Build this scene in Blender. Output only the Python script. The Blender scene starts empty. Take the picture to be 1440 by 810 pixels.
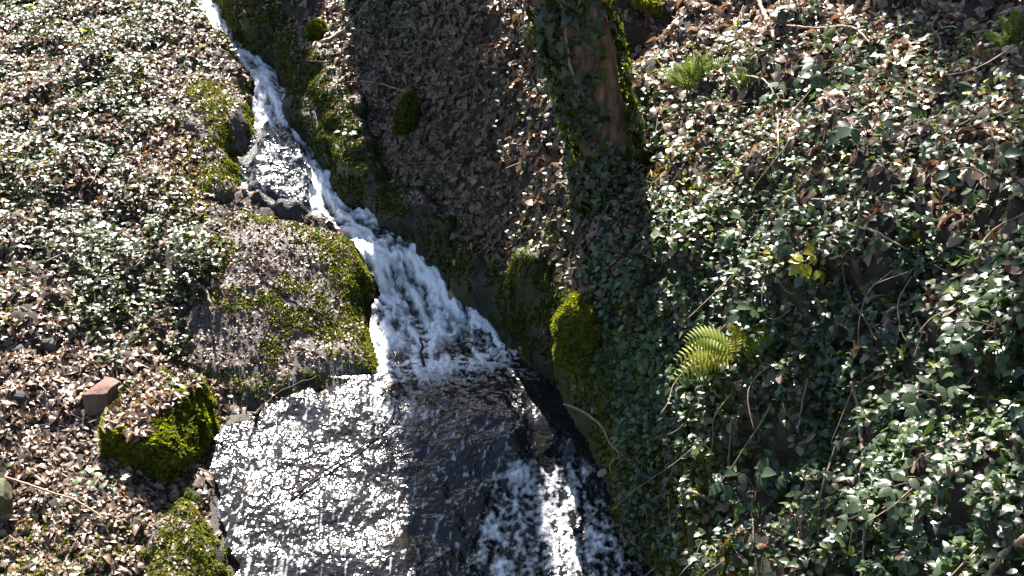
import bpy, math, random
import numpy as np
from mathutils import Vector
from mathutils.bvhtree import BVHTree

R_ = math.radians
rng = np.random.default_rng(7)
random.seed(7)
sc = bpy.context.scene
COL = sc.collection

# ------------------------------------------------------------------ camera, sky, sun, exposure
CAM_Z, PITCH, F = 5.0, R_(30), 1700.0          # F: focal length in photo pixels (1440 wide)
cam_d = bpy.data.cameras.new("camera"); cam = bpy.data.objects.new("camera", cam_d); COL.objects.link(cam)
cam.location = (0, 0, CAM_Z); cam.rotation_euler = (R_(90) - PITCH, 0, 0)
cam_d.sensor_width = 36; cam_d.lens = 36 * F / 1440; cam_d.clip_start = 0.05; cam_d.clip_end = 500
sc.camera = cam
SUN_EL, SUN_AZ = R_(48), R_(-9)                # azimuth measured from +Y towards +X
w = bpy.data.worlds.new("World"); sc.world = w; w.use_nodes = True
nt = w.node_tree
sky = nt.nodes.new("ShaderNodeTexSky"); sky.sky_type = 'NISHITA'; sky.sun_disc = False
sky.sun_elevation = SUN_EL; sky.sun_rotation = SUN_AZ
nt.links.new(sky.outputs[0], nt.nodes["Background"].inputs[0]); nt.nodes["Background"].inputs[1].default_value = 0.05
sd = bpy.data.lights.new("sun", 'SUN'); sd.energy = 5.0; sd.angle = R_(0.5); sd.color = (1, 0.94, 0.87)
so = bpy.data.objects.new("sun", sd); COL.objects.link(so)
SDIR = Vector((math.sin(SUN_AZ) * math.cos(SUN_EL), math.cos(SUN_AZ) * math.cos(SUN_EL), math.sin(SUN_EL)))
so.rotation_euler = SDIR.to_track_quat('Z', 'Y').to_euler(); so.location = (0, 8, 15)
vs = sc.view_settings
vs.view_transform = 'Standard'; vs.look = 'None'; vs.gamma = 1; vs.use_curve_mapping = False; vs.exposure = 2.2
sc.cycles.max_bounces = 5; sc.cycles.diffuse_bounces = 2; sc.cycles.glossy_bounces = 2
sc.cycles.transmission_bounces = 3; sc.cycles.sample_clamp_indirect = 3

# ------------------------------------------------------------------ helpers
cP, sP = math.cos(PITCH), math.sin(PITCH)
def raydir(u, v):
    a, b = (u - 720) / F, (v - 405) / F
    return np.array([a, cP - b * sP, -sP - b * cP])
def at_z(u, v, z):
    d = raydir(u, v); return np.array([0, 0, CAM_Z]) + d * ((z - CAM_Z) / d[2])
def at_y(u, v, y):
    d = raydir(u, v); return np.array([0, 0, CAM_Z]) + d * (y / d[1])
def px(P):
    P = np.atleast_2d(P); x, y, z = P[:, 0], P[:, 1], P[:, 2] - CAM_Z
    dep = y * cP - z * sP; up = y * sP + z * cP
    dep = np.maximum(dep, 0.05)
    return 720 + F * x / dep, 405 - F * up / dep

def _h(ix, iy, iz, s):
    n = (ix * 374761393 + iy * 668265263 + iz * 1274126177 + s * 974634533) & 0x7fffffff
    n = ((n ^ (n >> 13)) * 1103515245) & 0x7fffffff
    n = ((n ^ (n >> 15)) * 668265263) & 0x7fffffff
    return ((n ^ (n >> 16)) & 0xffff) / 32767.5 - 1
def noise(P, f, s=0):
    Q = np.asarray(P, float) * f; I = np.floor(Q).astype(np.int64); t = Q - I; t = t * t * t * (t * (t * 6 - 15) + 10)
    out = 0
    for dx in (0, 1):
        wx = t[:, 0] if dx else 1 - t[:, 0]
        for dy in (0, 1):
            wy = t[:, 1] if dy else 1 - t[:, 1]
            for dz in (0, 1):
                wz = t[:, 2] if dz else 1 - t[:, 2]
                out = out + wx * wy * wz * _h(I[:, 0] + dx, I[:, 1] + dy, I[:, 2] + dz, s)
    return out
def fbm(P, f, o=4, s=0, g=0.5):
    a, out = 1.0, 0
    for k in range(o): out = out + a * noise(P, f * 2 ** k, s + k * 17); a *= g
    return out
def sstep(a, b, x):
    t = np.clip((x - a) / (b - a), 0, 1); return t * t * (3 - 2 * t)

def inpoly(x, y, poly):
    x = np.asarray(x); y = np.asarray(y); c = np.zeros(x.shape, bool); n = len(poly)
    for i in range(n):
        x0, y0 = poly[i]; x1, y1 = poly[(i + 1) % n]
        if y0 == y1: continue
        c ^= ((y0 > y) != (y1 > y)) & (x < (x1 - x0) * (y - y0) / (y1 - y0) + x0)
    return c
def near_line(x, y, pts):
    """distance, index, nearest x, nearest y, arc length, signed side, for a polyline"""
    best = np.full(x.shape, 1e9); bi = np.zeros(x.shape, int); bx = np.zeros(x.shape); by = bx.copy(); bs = bx.copy(); bd = bx.copy(); L = 0
    for i in range(len(pts) - 1):
        x0, y0 = pts[i]; x1, y1 = pts[i + 1]; dx, dy = x1 - x0, y1 - y0; l = math.hypot(dx, dy)
        t = np.clip(((x - x0) * dx + (y - y0) * dy) / (l * l + 1e-12), 0, 1)
        qx, qy = x0 + t * dx, y0 + t * dy; d = np.hypot(x - qx, y - qy); m = d < best
        best[m] = d[m]; bi[m] = i; bx[m] = qx[m]; by[m] = qy[m]; bs[m] = L + t[m] * l
        bd[m] = (((x - x0) * dy - (y - y0) * dx) / (l + 1e-9))[m]; L += l
    return best, bi, bx, by, bs, bd
class RBF:
    def __init__(s, P, smooth=0.02):
        P = np.array(P, float); s.c = P[:, :2]; n = len(P)
        D = np.hypot(*(s.c[:, None] - s.c[None]).transpose(2, 0, 1))
        A = np.zeros((n + 3, n + 3)); A[:n, :n] = -D - smooth * -np.eye(n) * 0; A[:n, :n] += smooth * np.eye(n) * 0.0
        A[:n, :n] = D; A[:n, :n] -= smooth * np.eye(n)
        A[:n, n] = 1; A[n, :n] = 1; A[:n, n + 1:] = s.c; A[n + 1:, :n] = s.c.T
        s.w = np.linalg.solve(A, np.concatenate([P[:, 2], [0, 0, 0]])); s.n = n
    def __call__(s, x, y):
        out = s.w[s.n] + s.w[s.n + 1] * x + s.w[s.n + 2] * y
        for k in range(s.n): out = out + s.w[k] * np.sqrt((x - s.c[k, 0]) ** 2 + (y - s.c[k, 1]) ** 2 + 0.01)
        return out

def mesh(name, V, faces, mat, attrs=None, smooth=True):
    """V (n,3); faces = (k,m) array or list of such arrays"""
    if not isinstance(faces, list): faces = [faces]
    faces = [np.asarray(f, np.int32) for f in faces if len(f)]
    me = bpy.data.meshes.new(name); V = np.asarray(V, np.float32)
    me.vertices.add(len(V)); me.vertices.foreach_set("co", V.ravel())
    loops = np.concatenate([f.ravel() for f in faces]); tot = np.concatenate([np.full(len(f), f.shape[1], np.int32) for f in faces])
    st = np.concatenate([[0], np.cumsum(tot)[:-1]]).astype(np.int32)
    me.loops.add(len(loops)); me.loops.foreach_set("vertex_index", loops)
    me.polygons.add(len(tot)); me.polygons.foreach_set("loop_start", st); me.polygons.foreach_set("loop_total", tot)
    me.polygons.foreach_set("use_smooth", np.full(len(tot), smooth))
    for k, a in (attrs or {}).items():
        at = me.attributes.new(k, 'FLOAT', 'POINT'); at.data.foreach_set("value", np.asarray(a, np.float32))
    me.update(calc_edges=True); me.validate()
    if mat: me.materials.append(mat)
    return me
def obj(name, me, parent=None, loc=None):
    o = bpy.data.objects.new(name, me); COL.objects.link(o)
    if parent: o.parent = parent
    if loc is not None: o.location = loc
    return o
def tag(o, label=None, cat=None, group=None, kind=None):
    if label: o["label"] = label
    if cat: o["category"] = cat
    if group: o["group"] = group
    if kind: o["kind"] = kind
    return o
def thing(name, label, cat, loc, group=None):
    o = bpy.data.objects.new(name, None); COL.objects.link(o); o.location = loc; o.empty_display_size = 0.1
    return tag(o, label, cat, group)
class MB:
    def __init__(s): s.V = []; s.F = {}; s.n = 0; s.T = []
    def add(s, V, F, tint=0.5):
        V = np.asarray(V, float)
        for f in F: s.F.setdefault(len(f), []).append([i + s.n for i in f])
        s.V.append(V); s.T.append(np.full(len(V), tint)); s.n += len(V)
    def build(s, name, mat, parent=None, origin=(0, 0, 0), smooth=True):
        V = np.concatenate(s.V) - np.array(origin)
        return obj(name, mesh(name, V, [np.array(f) for f in s.F.values()], mat, {"tint": np.concatenate(s.T)}, smooth), parent)
def tube(mb, pts, r0, r1, n=6, rough=0.0, tint=0.5, cap=True):
    pts = np.asarray(pts, float); m = len(pts); T = np.gradient(pts, axis=0); T /= np.linalg.norm(T, axis=1)[:, None] + 1e-9
    ref = np.array([0, 0, 1.0]) if abs(T[0][2]) < .9 else np.array([1.0, 0, 0]); V = []
    A = np.cross(T[0], ref); A /= np.linalg.norm(A)
    for i in range(m):
        A = A - T[i] * (A @ T[i]); A /= np.linalg.norm(A) + 1e-9; B = np.cross(T[i], A)
        r = r0 + (r1 - r0) * i / (m - 1)
        for k in range(n):
            a = 2 * math.pi * k / n; q = r * (1 + rough * random.uniform(-1, 1)); V.append(pts[i] + q * (math.cos(a) * A + math.sin(a) * B))
    Fc = [(i * n + k, i * n + (k + 1) % n, (i + 1) * n + (k + 1) % n, (i + 1) * n + k) for i in range(m - 1) for k in range(n)]
    if cap: Fc += [tuple(range(n))[::-1], tuple((m - 1) * n + k for k in range(n))]
    mb.add(V, Fc, tint)
def spline(pts, k=6):
    P = np.asarray(pts, float)
    if len(P) < 3: return np.linspace(P[0], P[-1], k + 1)
    Q = np.vstack([2 * P[0] - P[1], P, 2 * P[-1] - P[-2]]); out = []
    for i in range(1, len(Q) - 2):
        for t in np.linspace(0, 1, k, endpoint=False):
            a, b, c, d = Q[i - 1], Q[i], Q[i + 1], Q[i + 2]
            out.append(.5 * (2 * b + (c - a) * t + (2 * a - 5 * b + 4 * c - d) * t * t + (3 * b - a - 3 * c + d) * t ** 3))
    return np.array(out + [P[-1]])

# ------------------------------------------------------------------ materials
def newmat(name):
    m = bpy.data.materials.new(name); m.use_nodes = True; t = m.node_tree
    return m, t, t.nodes["Principled BSDF"], t.nodes["Material Output"]
def N(t, typ, **kw):
    n = t.nodes.new(typ)
    for k, v in kw.items(): setattr(n, k, v)
    return n
def ramp(t, src, stops):
    r = N(t, "ShaderNodeValToRGB"); e = r.color_ramp.elements
    while len(e) < len(stops): e.new(0.5)
    for q, (p, c) in zip(e, stops): q.position = p; q.color = (*c, 1)
    t.links.new(src, r.inputs[0]); return r.outputs[0]
def nz(t, scale, detail=5, rough=.6):
    c = N(t, "ShaderNodeTexCoord"); n = N(t, "ShaderNodeTexNoise"); n.inputs["Scale"].default_value = scale
    n.inputs["Detail"].default_value = detail; n.inputs["Roughness"].default_value = rough
    t.links.new(c.outputs["Object"], n.inputs["Vector"]); return n.outputs["Fac"]
def attr(t, name):
    a = N(t, "ShaderNodeAttribute"); a.attribute_name = name; return a.outputs["Fac"]
def mixc(t, f, a, b):
    m = N(t, "ShaderNodeMix", data_type='RGBA'); L = t.links
    L.new(f, m.inputs[0]) if not isinstance(f, float) else setattr(m.inputs[0], "default_value", f)
    for s, i in ((a, 6), (b, 7)):
        if isinstance(s, tuple): m.inputs[i].default_value = (*s, 1)
        else: L.new(s, m.inputs[i])
    return m.outputs[2]
def mth(t, op, a, b=None, clamp=False):
    m = N(t, "ShaderNodeMath", operation=op); m.use_clamp = clamp
    for i, s in ((0, a), (1, b)):
        if s is None: continue
        if isinstance(s, (int, float)): m.inputs[i].default_value = s
        else: t.links.new(s, m.inputs[i])
    return m.outputs[0]
def bump(t, bs, h, strength, dist):
    b = N(t, "ShaderNodeBump"); b.inputs["Strength"].default_value = strength; b.inputs["Distance"].default_value = dist
    t.links.new(h, b.inputs["Height"]); t.links.new(b.outputs[0], bs.inputs["Normal"])
def leafmat(name, stops, rough=.4, spec=.5, trans=.35, tcol=(1.6, 1.7, .5), tstops=None, vein=40):
    m, t, bs, out = newmat(name)
    c = ramp(t, attr(t, "tint"), stops)
    n = nz(t, vein, 3)
    c2 = mixc(t, mth(t, 'MULTIPLY', n, .5), c, (.02, .015, .008))
    t.links.new(c2, bs.inputs["Base Color"]); bs.inputs["Roughness"].default_value = rough
    bs.inputs["Specular IOR Level"].default_value = spec
    bump(t, bs, n, .2, .006)
    tr = N(t, "ShaderNodeBsdfTranslucent"); mul = N(t, "ShaderNodeMix", data_type='RGBA', blend_type='MULTIPLY'); mul.inputs[0].default_value = 1
    t.links.new(c, mul.inputs[6]); mul.inputs[7].default_value = (*tcol, 1)
    t.links.new(mul.outputs[2], tr.inputs[0])
    mx = N(t, "ShaderNodeMixShader"); mx.inputs[0].default_value = trans
    t.links.new(bs.outputs[0], mx.inputs[1]); t.links.new(tr.outputs[0], mx.inputs[2]); t.links.new(mx.outputs[0], out.inputs[0])
    return m
def earthmat(name, soil, moss, wetrough=.45, bscale=60):
    """soil colours mixed with moss where the vertex attribute says moss grows; 'wet' lowers the roughness"""
    m, t, bs, out = newmat(name)
    n1, n2 = nz(t, 9, 6), nz(t, bscale, 6, .7)
    c = ramp(t, n1, [(.3, soil[0]), (.5, soil[1]), (.7, soil[2])])
    c = mixc(t, mth(t, 'MULTIPLY', n2, .6), c, tuple(x * .35 for x in soil[0]))
    g = ramp(t, n2, [(.3, tuple(x * .45 for x in moss)), (.65, moss)])
    f = mth(t, 'MULTIPLY', attr(t, "moss"), mth(t, 'ADD', n1, .55), True)
    t.links.new(mixc(t, f, c, g), bs.inputs["Base Color"])
    wet = attr(t, "wet")
    r = N(t, "ShaderNodeMapRange"); t.links.new(wet, r.inputs[0]); r.inputs[3].default_value = .85; r.inputs[4].default_value = wetrough
    t.links.new(r.outputs[0], bs.inputs["Roughness"])
    bump(t, bs, mth(t, 'ADD', n2, n1), .8, .02)
    return m
def plain(name, stops, rough=.7, scale=25, b=.5, spec=.4, stretch=None):
    m, t, bs, out = newmat(name); n = nz(t, scale, 6, .65)
    if stretch:
        tex = n.node; mp = N(t, 'ShaderNodeMapping'); mp.inputs['Scale'].default_value = stretch
        t.links.new(tex.inputs['Vector'].links[0].from_socket, mp.inputs[0]); t.links.new(mp.outputs[0], tex.inputs['Vector'])
    t.links.new(ramp(t, n, stops), bs.inputs["Base Color"]); bs.inputs["Roughness"].default_value = rough
    bs.inputs["Specular IOR Level"].default_value = spec; bump(t, bs, n, b, .01); return m

M = {}
M["soil"] = earthmat("soil", [(.018, .013, .009), (.05, .036, .026), (.09, .07, .055)], (.09, .1, .016), .5)
M["rock"] = earthmat("rock", [(.03, .027, .024), (.1, .09, .08), (.2, .185, .17)], (.1, .11, .018), .28, 45)
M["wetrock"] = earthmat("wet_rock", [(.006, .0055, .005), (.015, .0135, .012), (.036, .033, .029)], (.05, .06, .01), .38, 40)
M["redstone"] = earthmat("red_stone", [(.14, .075, .05), (.22, .125, .09), (.3, .2, .16)], (.1, .11, .02), .5, 70)
M["litter"] = leafmat("dead_leaf", [(0, (.055, .034, .021)), (.3, (.145, .09, .056)), (.6, (.25, .17, .115)), (.9, (.4, .31, .24)), (.965, (.34, .25, .17)), (1, (.28, .12, .03))], .38, .5, .18, (1.3, 1.0, .7), vein=55)
M["ivy"] = leafmat("ivy_leaf", [(0, (.015, .032, .01)), (.5, (.042, .072, .018)), (.85, (.075, .11, .025)), (.97, (.1, .15, .03)), (1, (.3, .3, .03))], .38, .8, .38, (2.6, 2.1, .4), vein=60)
M["ivyr"] = leafmat("hedge_leaf", [(0, (.016, .036, .016)), (.5, (.042, .082, .032)), (.85, (.08, .14, .045)), (.96, (.12, .17, .05)), (1, (.35, .35, .03))], .38, .75, .33, (2.2, 2.2, .5), vein=60)
M["bramble"] = leafmat("bramble_leaf", [(0, (.03, .055, .03)), (.6, (.06, .1, .05)), (.93, (.1, .15, .07)), (1, (.4, .36, .03))], .36, .5, .25, (1.8, 2.0, .6), vein=70)
M["ground_ivy"] = leafmat("ground_ivy_leaf", [(0, (.05, .1, .035)), (.7, (.1, .17, .06)), (1, (.16, .25, .08))], .45, .4, .3, (1.6, 1.8, .6), vein=70)
M["fern"] = leafmat("fern_leaf", [(0, (.09, .15, .02)), (.6, (.24, .3, .03)), (1, (.42, .38, .035))], .5, .35, .45, (1.5, 1.5, .5))
M["moss"] = leafmat("moss_tuft", [(0, (.03, .042, .008)), (.5, (.1, .118, .016)), (1, (.28, .3, .035))], .75, .2, .45, (1.5, 1.5, .4), vein=20)
M["twig"] = plain("twig_bark", [(.3, (.07, .05, .035)), (.7, (.2, .15, .11))], .6)
M["pale"] = plain("pale_stem", [(.3, (.16, .11, .07)), (.7, (.34, .25, .17))], .6)
M["darktwig"] = plain("wet_twig", [(.3, (.02, .015, .012)), (.7, (.06, .045, .035))], .75, spec=.15)
M["bark"] = plain("tree_bark", [(.3, (.05, .03, .018)), (.48, (.15, .09, .055)), (.7, (.31, .2, .13))], .8, 20, 1.0, .3, (1, 1, .28))
def watermat():
    m, t, bs, out = newmat("stream_water"); L = t.links
    n = nz(t, 24, 4); n2 = nz(t, 48, 3)
    foam = attr(t, "foam")
    f = mth(t, 'MULTIPLY', mth(t, 'SUBTRACT', mth(t, 'ADD', foam, mth(t, 'MULTIPLY', n2, .3)), .3), 1.6, True)
    dark = ramp(t, n, [(.3, (.006, .007, .009)), (.55, (.014, .015, .017)), (.75, (.03, .028, .024))])
    bedc = mixc(t, attr(t, "bed"), dark, (.02, .018, .016))
    L.new(mixc(t, f, bedc, (.82, .85, .88)), bs.inputs["Base Color"])
    r = N(t, "ShaderNodeMapRange"); L.new(f, r.inputs[0]); r.inputs[3].default_value = .17; r.inputs[4].default_value = .55; L.new(r.outputs[0], bs.inputs["Roughness"])
    bs.inputs["Specular IOR Level"].default_value = .85; bs.inputs["IOR"].default_value = 1.33
    n3 = nz(t, 32, 1, .5)
    bump(t, bs, mth(t, "MULTIPLY", n3, attr(t, "ripple")), 1.0, .0115)
    return m
M["water"] = watermat()

# ------------------------------------------------------------------ water course: edges (photo pixel, water height) -> world
ZW = [(290,0,1.30),(345,70,1.12),(385,105,1.02),(400,150,.93),(400,190,.86),(430,210,.80),(455,260,.62),(465,300,.47),(400,250,.66),(380,290,.55),
 (510,320,.44),(545,340,.425),(530,350,.41),(575,352,.41),(560,385,.24),(600,385,.26),(590,410,.1),(560,412,.1),(590,430,.05),(570,445,.03),(620,440,.04),(560,500,0),(700,490,0),(640,540,-.01),(770,570,-.02),
 (560,560,-.02),(640,590,-.03),(720,610,-.04),(780,600,-.05),(420,570,-.04),(350,600,-.08),(320,640,-.1),(420,650,-.13),(520,650,-.13),(600,650,-.14),(690,650,-.15),(735,640,-.1),
 (320,750,-.22),(450,750,-.25),(600,750,-.3),(650,740,-.3),(350,810,-.28),(500,810,-.31),(620,810,-.38),
 (800,620,-.13),(790,652,-.32),(740,695,-.34),(850,680,-.36),(800,740,-.42),(700,760,-.41),(860,780,-.46),(780,810,-.48),(690,810,-.46),(910,810,-.5)]
zwp = [at_z(*p) for p in ZW] + [np.array(p) for p in ((-3.5, 13.4, 1.5), (-4, 15, 1.9), (-4.5, 18, 2.6), (-1, 4.5, -.6), (0.5, 4.5, -.75), (-.5, 2, -1.1), (.6, 2, -1.2), (-2, 4.5, -.5))]
zw_f = RBF(zwp, 0.0)
RE = [(303,0,1.3),(320,40,1.2),(345,75,1.12),(380,90,1.06),(395,105,1.02),(410,150,.93),(420,190,.86),(440,210,.8),(470,260,.63),(490,302,.47),(530,308,.44),(560,345,.4),(605,372,.3),(625,410,.12),(632,432,.05),(700,470,0),(740,500,0),(790,560,-.02),(812,590,-.04),(835,630,-.2),(862,700,-.38),(880,750,-.44),(925,810,-.5)]
LE = [(278,0,1.3),(298,35,1.21),(328,70,1.13),(356,100,1.04),(366,122,.98),(362,150,.93),(366,190,.85),(345,235,.72),(348,280,.57),(400,305,.5),(450,312,.46),(490,325,.43),(515,355,.38),(538,395,.22),(545,425,.07),(532,440,.03),(528,470,.01),(542,515,0),(530,532,-.01),(470,537,-.02),(415,560,-.03),(330,580,-.07),(306,600,-.08),(312,640,-.1),(292,700,-.16),(308,760,-.22),(330,812,-.28)]
RW = [np.array([-4.2, 18, 2.6]), np.array([-3.75, 15, 1.9]), np.array([-3.35, 13.4, 1.5])] + [at_z(*p) for p in RE] + [np.array([.95, 5, -.6]), np.array([1.0, 3.5, -.9]), np.array([1.0, 0, -1.4])]
LW = [np.array([-4.7, 18, 2.6]), np.array([-4.15, 15, 1.9]), np.array([-3.6, 13.4, 1.5])] + [at_z(*p) for p in LE] + [np.array([-1.75, 5, -.42]), np.array([-1.5, 3.5, -.8]), np.array([-1.3, 0, -1.4])]
RXY = [tuple(p[:2]) for p in RW]; LXY = [tuple(p[:2]) for p in LW]
WPOLY = RXY + LXY[::-1]
CL = [((-4.45), 18), (-3.95, 15), (-3.47, 13.4)] + [tuple(at_z(*p)[:2]) for p in ((290,0,1.3),(335,65,1.13),(375,100,1.03),(390,150,.93),(410,195,.86),(440,250,.65),(465,302,.47),(515,325,.44),(560,375,.3),(585,420,.08),(615,480,0),(650,550,-.02),(640,600,-.05),(620,700,-.2),(610,810,-.35))] + [(-.4, 4), (-.3, 0)]

LB = [(0,0,1.35),(150,0,1.4),(255,0,1.44),(268,40,1.33),(310,85,1.22),(0,200,.95),(150,200,1.0),(280,170,1.06),(345,140,1.04),(350,200,.93),(322,280,.73),(0,400,.5),(150,400,.55),(280,420,.43),(300,350,.6),
 (335,305,.66),(420,325,.57),(485,355,.46),(512,400,.3),(515,470,.11),(520,515,.02),(440,525,.0),(440,490,.08),(350,560,-.02),(350,520,.06),(270,500,.18),(400,420,.32),(0,550,.3),(100,500,.34),(200,500,.3),(0,700,.08),(0,810,-.06),(100,650,.1),(200,700,-.02),(280,620,-.02),(270,700,-.1),(200,810,-.18),(285,780,-.2)]
RB = [(330,5,1.66),(400,60,1.24),(450,178,.95),(490,232,.82),(540,283,.62),(600,333,.5),(640,362,.42),(700,388,.46),(760,418,.62),(800,440,.66),
 (450,0,1.62),(520,0,1.85),(520,120,1.3),(600,150,1.3),(600,0,1.98),(680,200,1.24),(680,0,2.12),(780,100,1.9),(780,250,1.32),(865,300,1.38),(860,0,2.3),
 (830,460,.9),(850,540,.5),(870,620,.2),(895,700,-.1),(945,810,-.25),(900,500,.95),(920,600,.75),(950,720,.3),(1000,300,1.72),(1000,100,2.15),(1000,0,2.4),(1000,500,1.3),(1000,620,.95),(1000,700,.6),(1000,810,.1),
 (1200,0,2.75),(1200,200,2.4),(1200,400,2.0),(1200,600,1.5),(1200,810,.95),(1440,0,3.1),(1440,200,2.85),(1440,400,2.55),(1440,600,2.2),(1440,810,1.8),(1100,560,1.45),(1080,760,.5)]
lbp = [at_z(*p) for p in LB] + [np.array(p) for p in ((-8, 6, 1.4), (-8, 12, 2.4), (-6, 16, 2.4), (-3, 4, -.2), (-7, 3, .7), (-4.6, 14.2, 1.75), (-9, 18, 3.2), (-2, 2, -.7), (-6, 0, 0))]
rbp = [at_z(*p) for p in RB] + [np.array(p) for p in ((5, 5, 5.0), (4.4, 8, 4.4), (4, 2, 4.2), (2.4, 11, 3.9), (-1, 13.2, 3.6), (.4, 12, 3.3), (-3.2, 14.5, 2.9), (-2.5, 18, 4.5), (2, 18, 6), (7, 12, 7), (1.5, 3, .6), (1.5, 0, .2), (4, 0, 3.8))]
lb_f, rb_f = RBF(lbp, .0), RBF(rbp, .0)

HOL = [(*at_z(1010, 735, .45)[:2], .035, .3), (*at_z(1065, 780, .45)[:2], .03, .25), (*at_z(940, 690, .3)[:2], .02, .2), (*at_z(900, 15, 2.3)[:2], .09, .3)]
def terrain(x, y):
    """ground height plus moss / wet hints"""
    dr, _, rx, ry, _, _ = near_line(x, y, RXY); dl, _, lx, ly, _, _ = near_line(x, y, LXY)
    ins = inpoly(x, y, WPOLY); right = dr < dl
    d = np.where(right, dr, dl); ex = np.where(right, rx, lx); ey = np.where(right, ry, ly)
    ze = zw_f(ex, ey); bank = np.where(right, rb_f(x, y) - sum(dp * np.exp(-((x - hx) ** 2 + (y - hy) ** 2) / r2) for hx, hy, r2, dp in HOL), lb_f(x, y))
    wid = np.where(right, .13, .2) * (1 + .35 * noise(np.stack([x, y, 0 * x], 1), 2.2, 5))
    s = sstep(0, 1, d / wid); s = np.where(right, s ** .7, s)
    z = ze - .06 + s * (np.maximum(bank, ze - .1) - ze + .06)
    z = np.where(ins, zw_f(x, y) - .07 - np.minimum(d, .25) * .3, z)
    wet = np.where(ins, 1, 1 - sstep(.05, .5, d)); wall = np.where(right & ~ins, 1 - sstep(.12, .4, d), 0)
    return z, wet, wall, ins, d, right

def axis(a, b, c, d, h):
    mid = np.arange(b, c + h / 2, h); lo = [b]; s = h
    while lo[-1] > a: s *= 1.18; lo.append(lo[-1] - s)
    hi = [mid[-1]]; s = h
    while hi[-1] < d: s *= 1.18; hi.append(hi[-1] + s)
    return np.concatenate([np.array(lo[1:])[::-1], mid, np.array(hi[1:])])
gx, gy = axis(-14, -5.1, 3.1, 12, .024), axis(-2, 3.2, 12.9, 26, .024)
GX, GY = np.meshgrid(gx, gy); nx, ny = len(gx), len(gy)
fx, fy = GX.ravel(), GY.ravel()
TZ, WET, WALL, INS, DW, RIGHT = terrain(fx, fy)
def gridfaces(nx, ny):
    i = np.arange(nx * ny).reshape(ny, nx)
    return np.stack([i[:-1, :-1], i[:-1, 1:], i[1:, 1:], i[1:, :-1]], -1).reshape(-1, 4)
def normals_grid(X, Y, Z):
    gxz = np.gradient(Z, axis=1) / np.gradient(X, axis=1); gyz = np.gradient(Z, axis=0) / np.gradient(Y, axis=0)
    n = np.stack([-gxz, -gyz, np.ones_like(Z)], -1); return n / np.linalg.norm(n, axis=-1, keepdims=True)
def displace(P, Nn, amp, s):
    q = P * np.array([1, 1, 1.3])
    return P + Nn * (amp * (.06 * fbm(q, 1.6, 3, s) + .03 * fbm(q, 6, 3, s + 50) - .02 * np.abs(fbm(q, 3.3, 2, s + 90))))[:, None]
TN = normals_grid(GX, GY, TZ.reshape(ny, nx)).reshape(-1, 3)
AMP = np.where(INS, .3, 1.0) * (1 + 1.0 * (RIGHT & ~INS) * sstep(.1, .6, DW) * sstep(.5, 1.0, fx) + .9 * (~RIGHT & ~INS) * sstep(.6, 1.5, DW))
SLAB_PX = [(322,285),(400,300),(470,318),(508,345),(535,392),(540,430),(530,470),(556,545),(455,558),(345,576),(262,520),(248,470),(275,430),(300,400),(312,340)]
u_, v_ = px(np.stack([fx, fy, TZ], 1)); on_slab = inpoly(u_, v_, SLAB_PX)
AMP = np.where(on_slab, .2, AMP); TZ = np.where(on_slab, TZ - .05, TZ)
TP = displace(np.stack([fx, fy, TZ], 1), TN, AMP, 3)
steep = 1 - TN[:, 2]
mossT = np.clip(WALL * .9 + .25 * (fbm(TP, 1.3, 3, 41) > .35), 0, 1)
TF = gridfaces(nx, ny)
ground = tag(obj("ground", mesh("ground", TP, TF, M["soil"], {"moss": mossT, "wet": WET})), "dark soil of the steep ravine banks", "ground", kind="structure")
SURF = [(TP, TF, "ground")]

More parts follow.
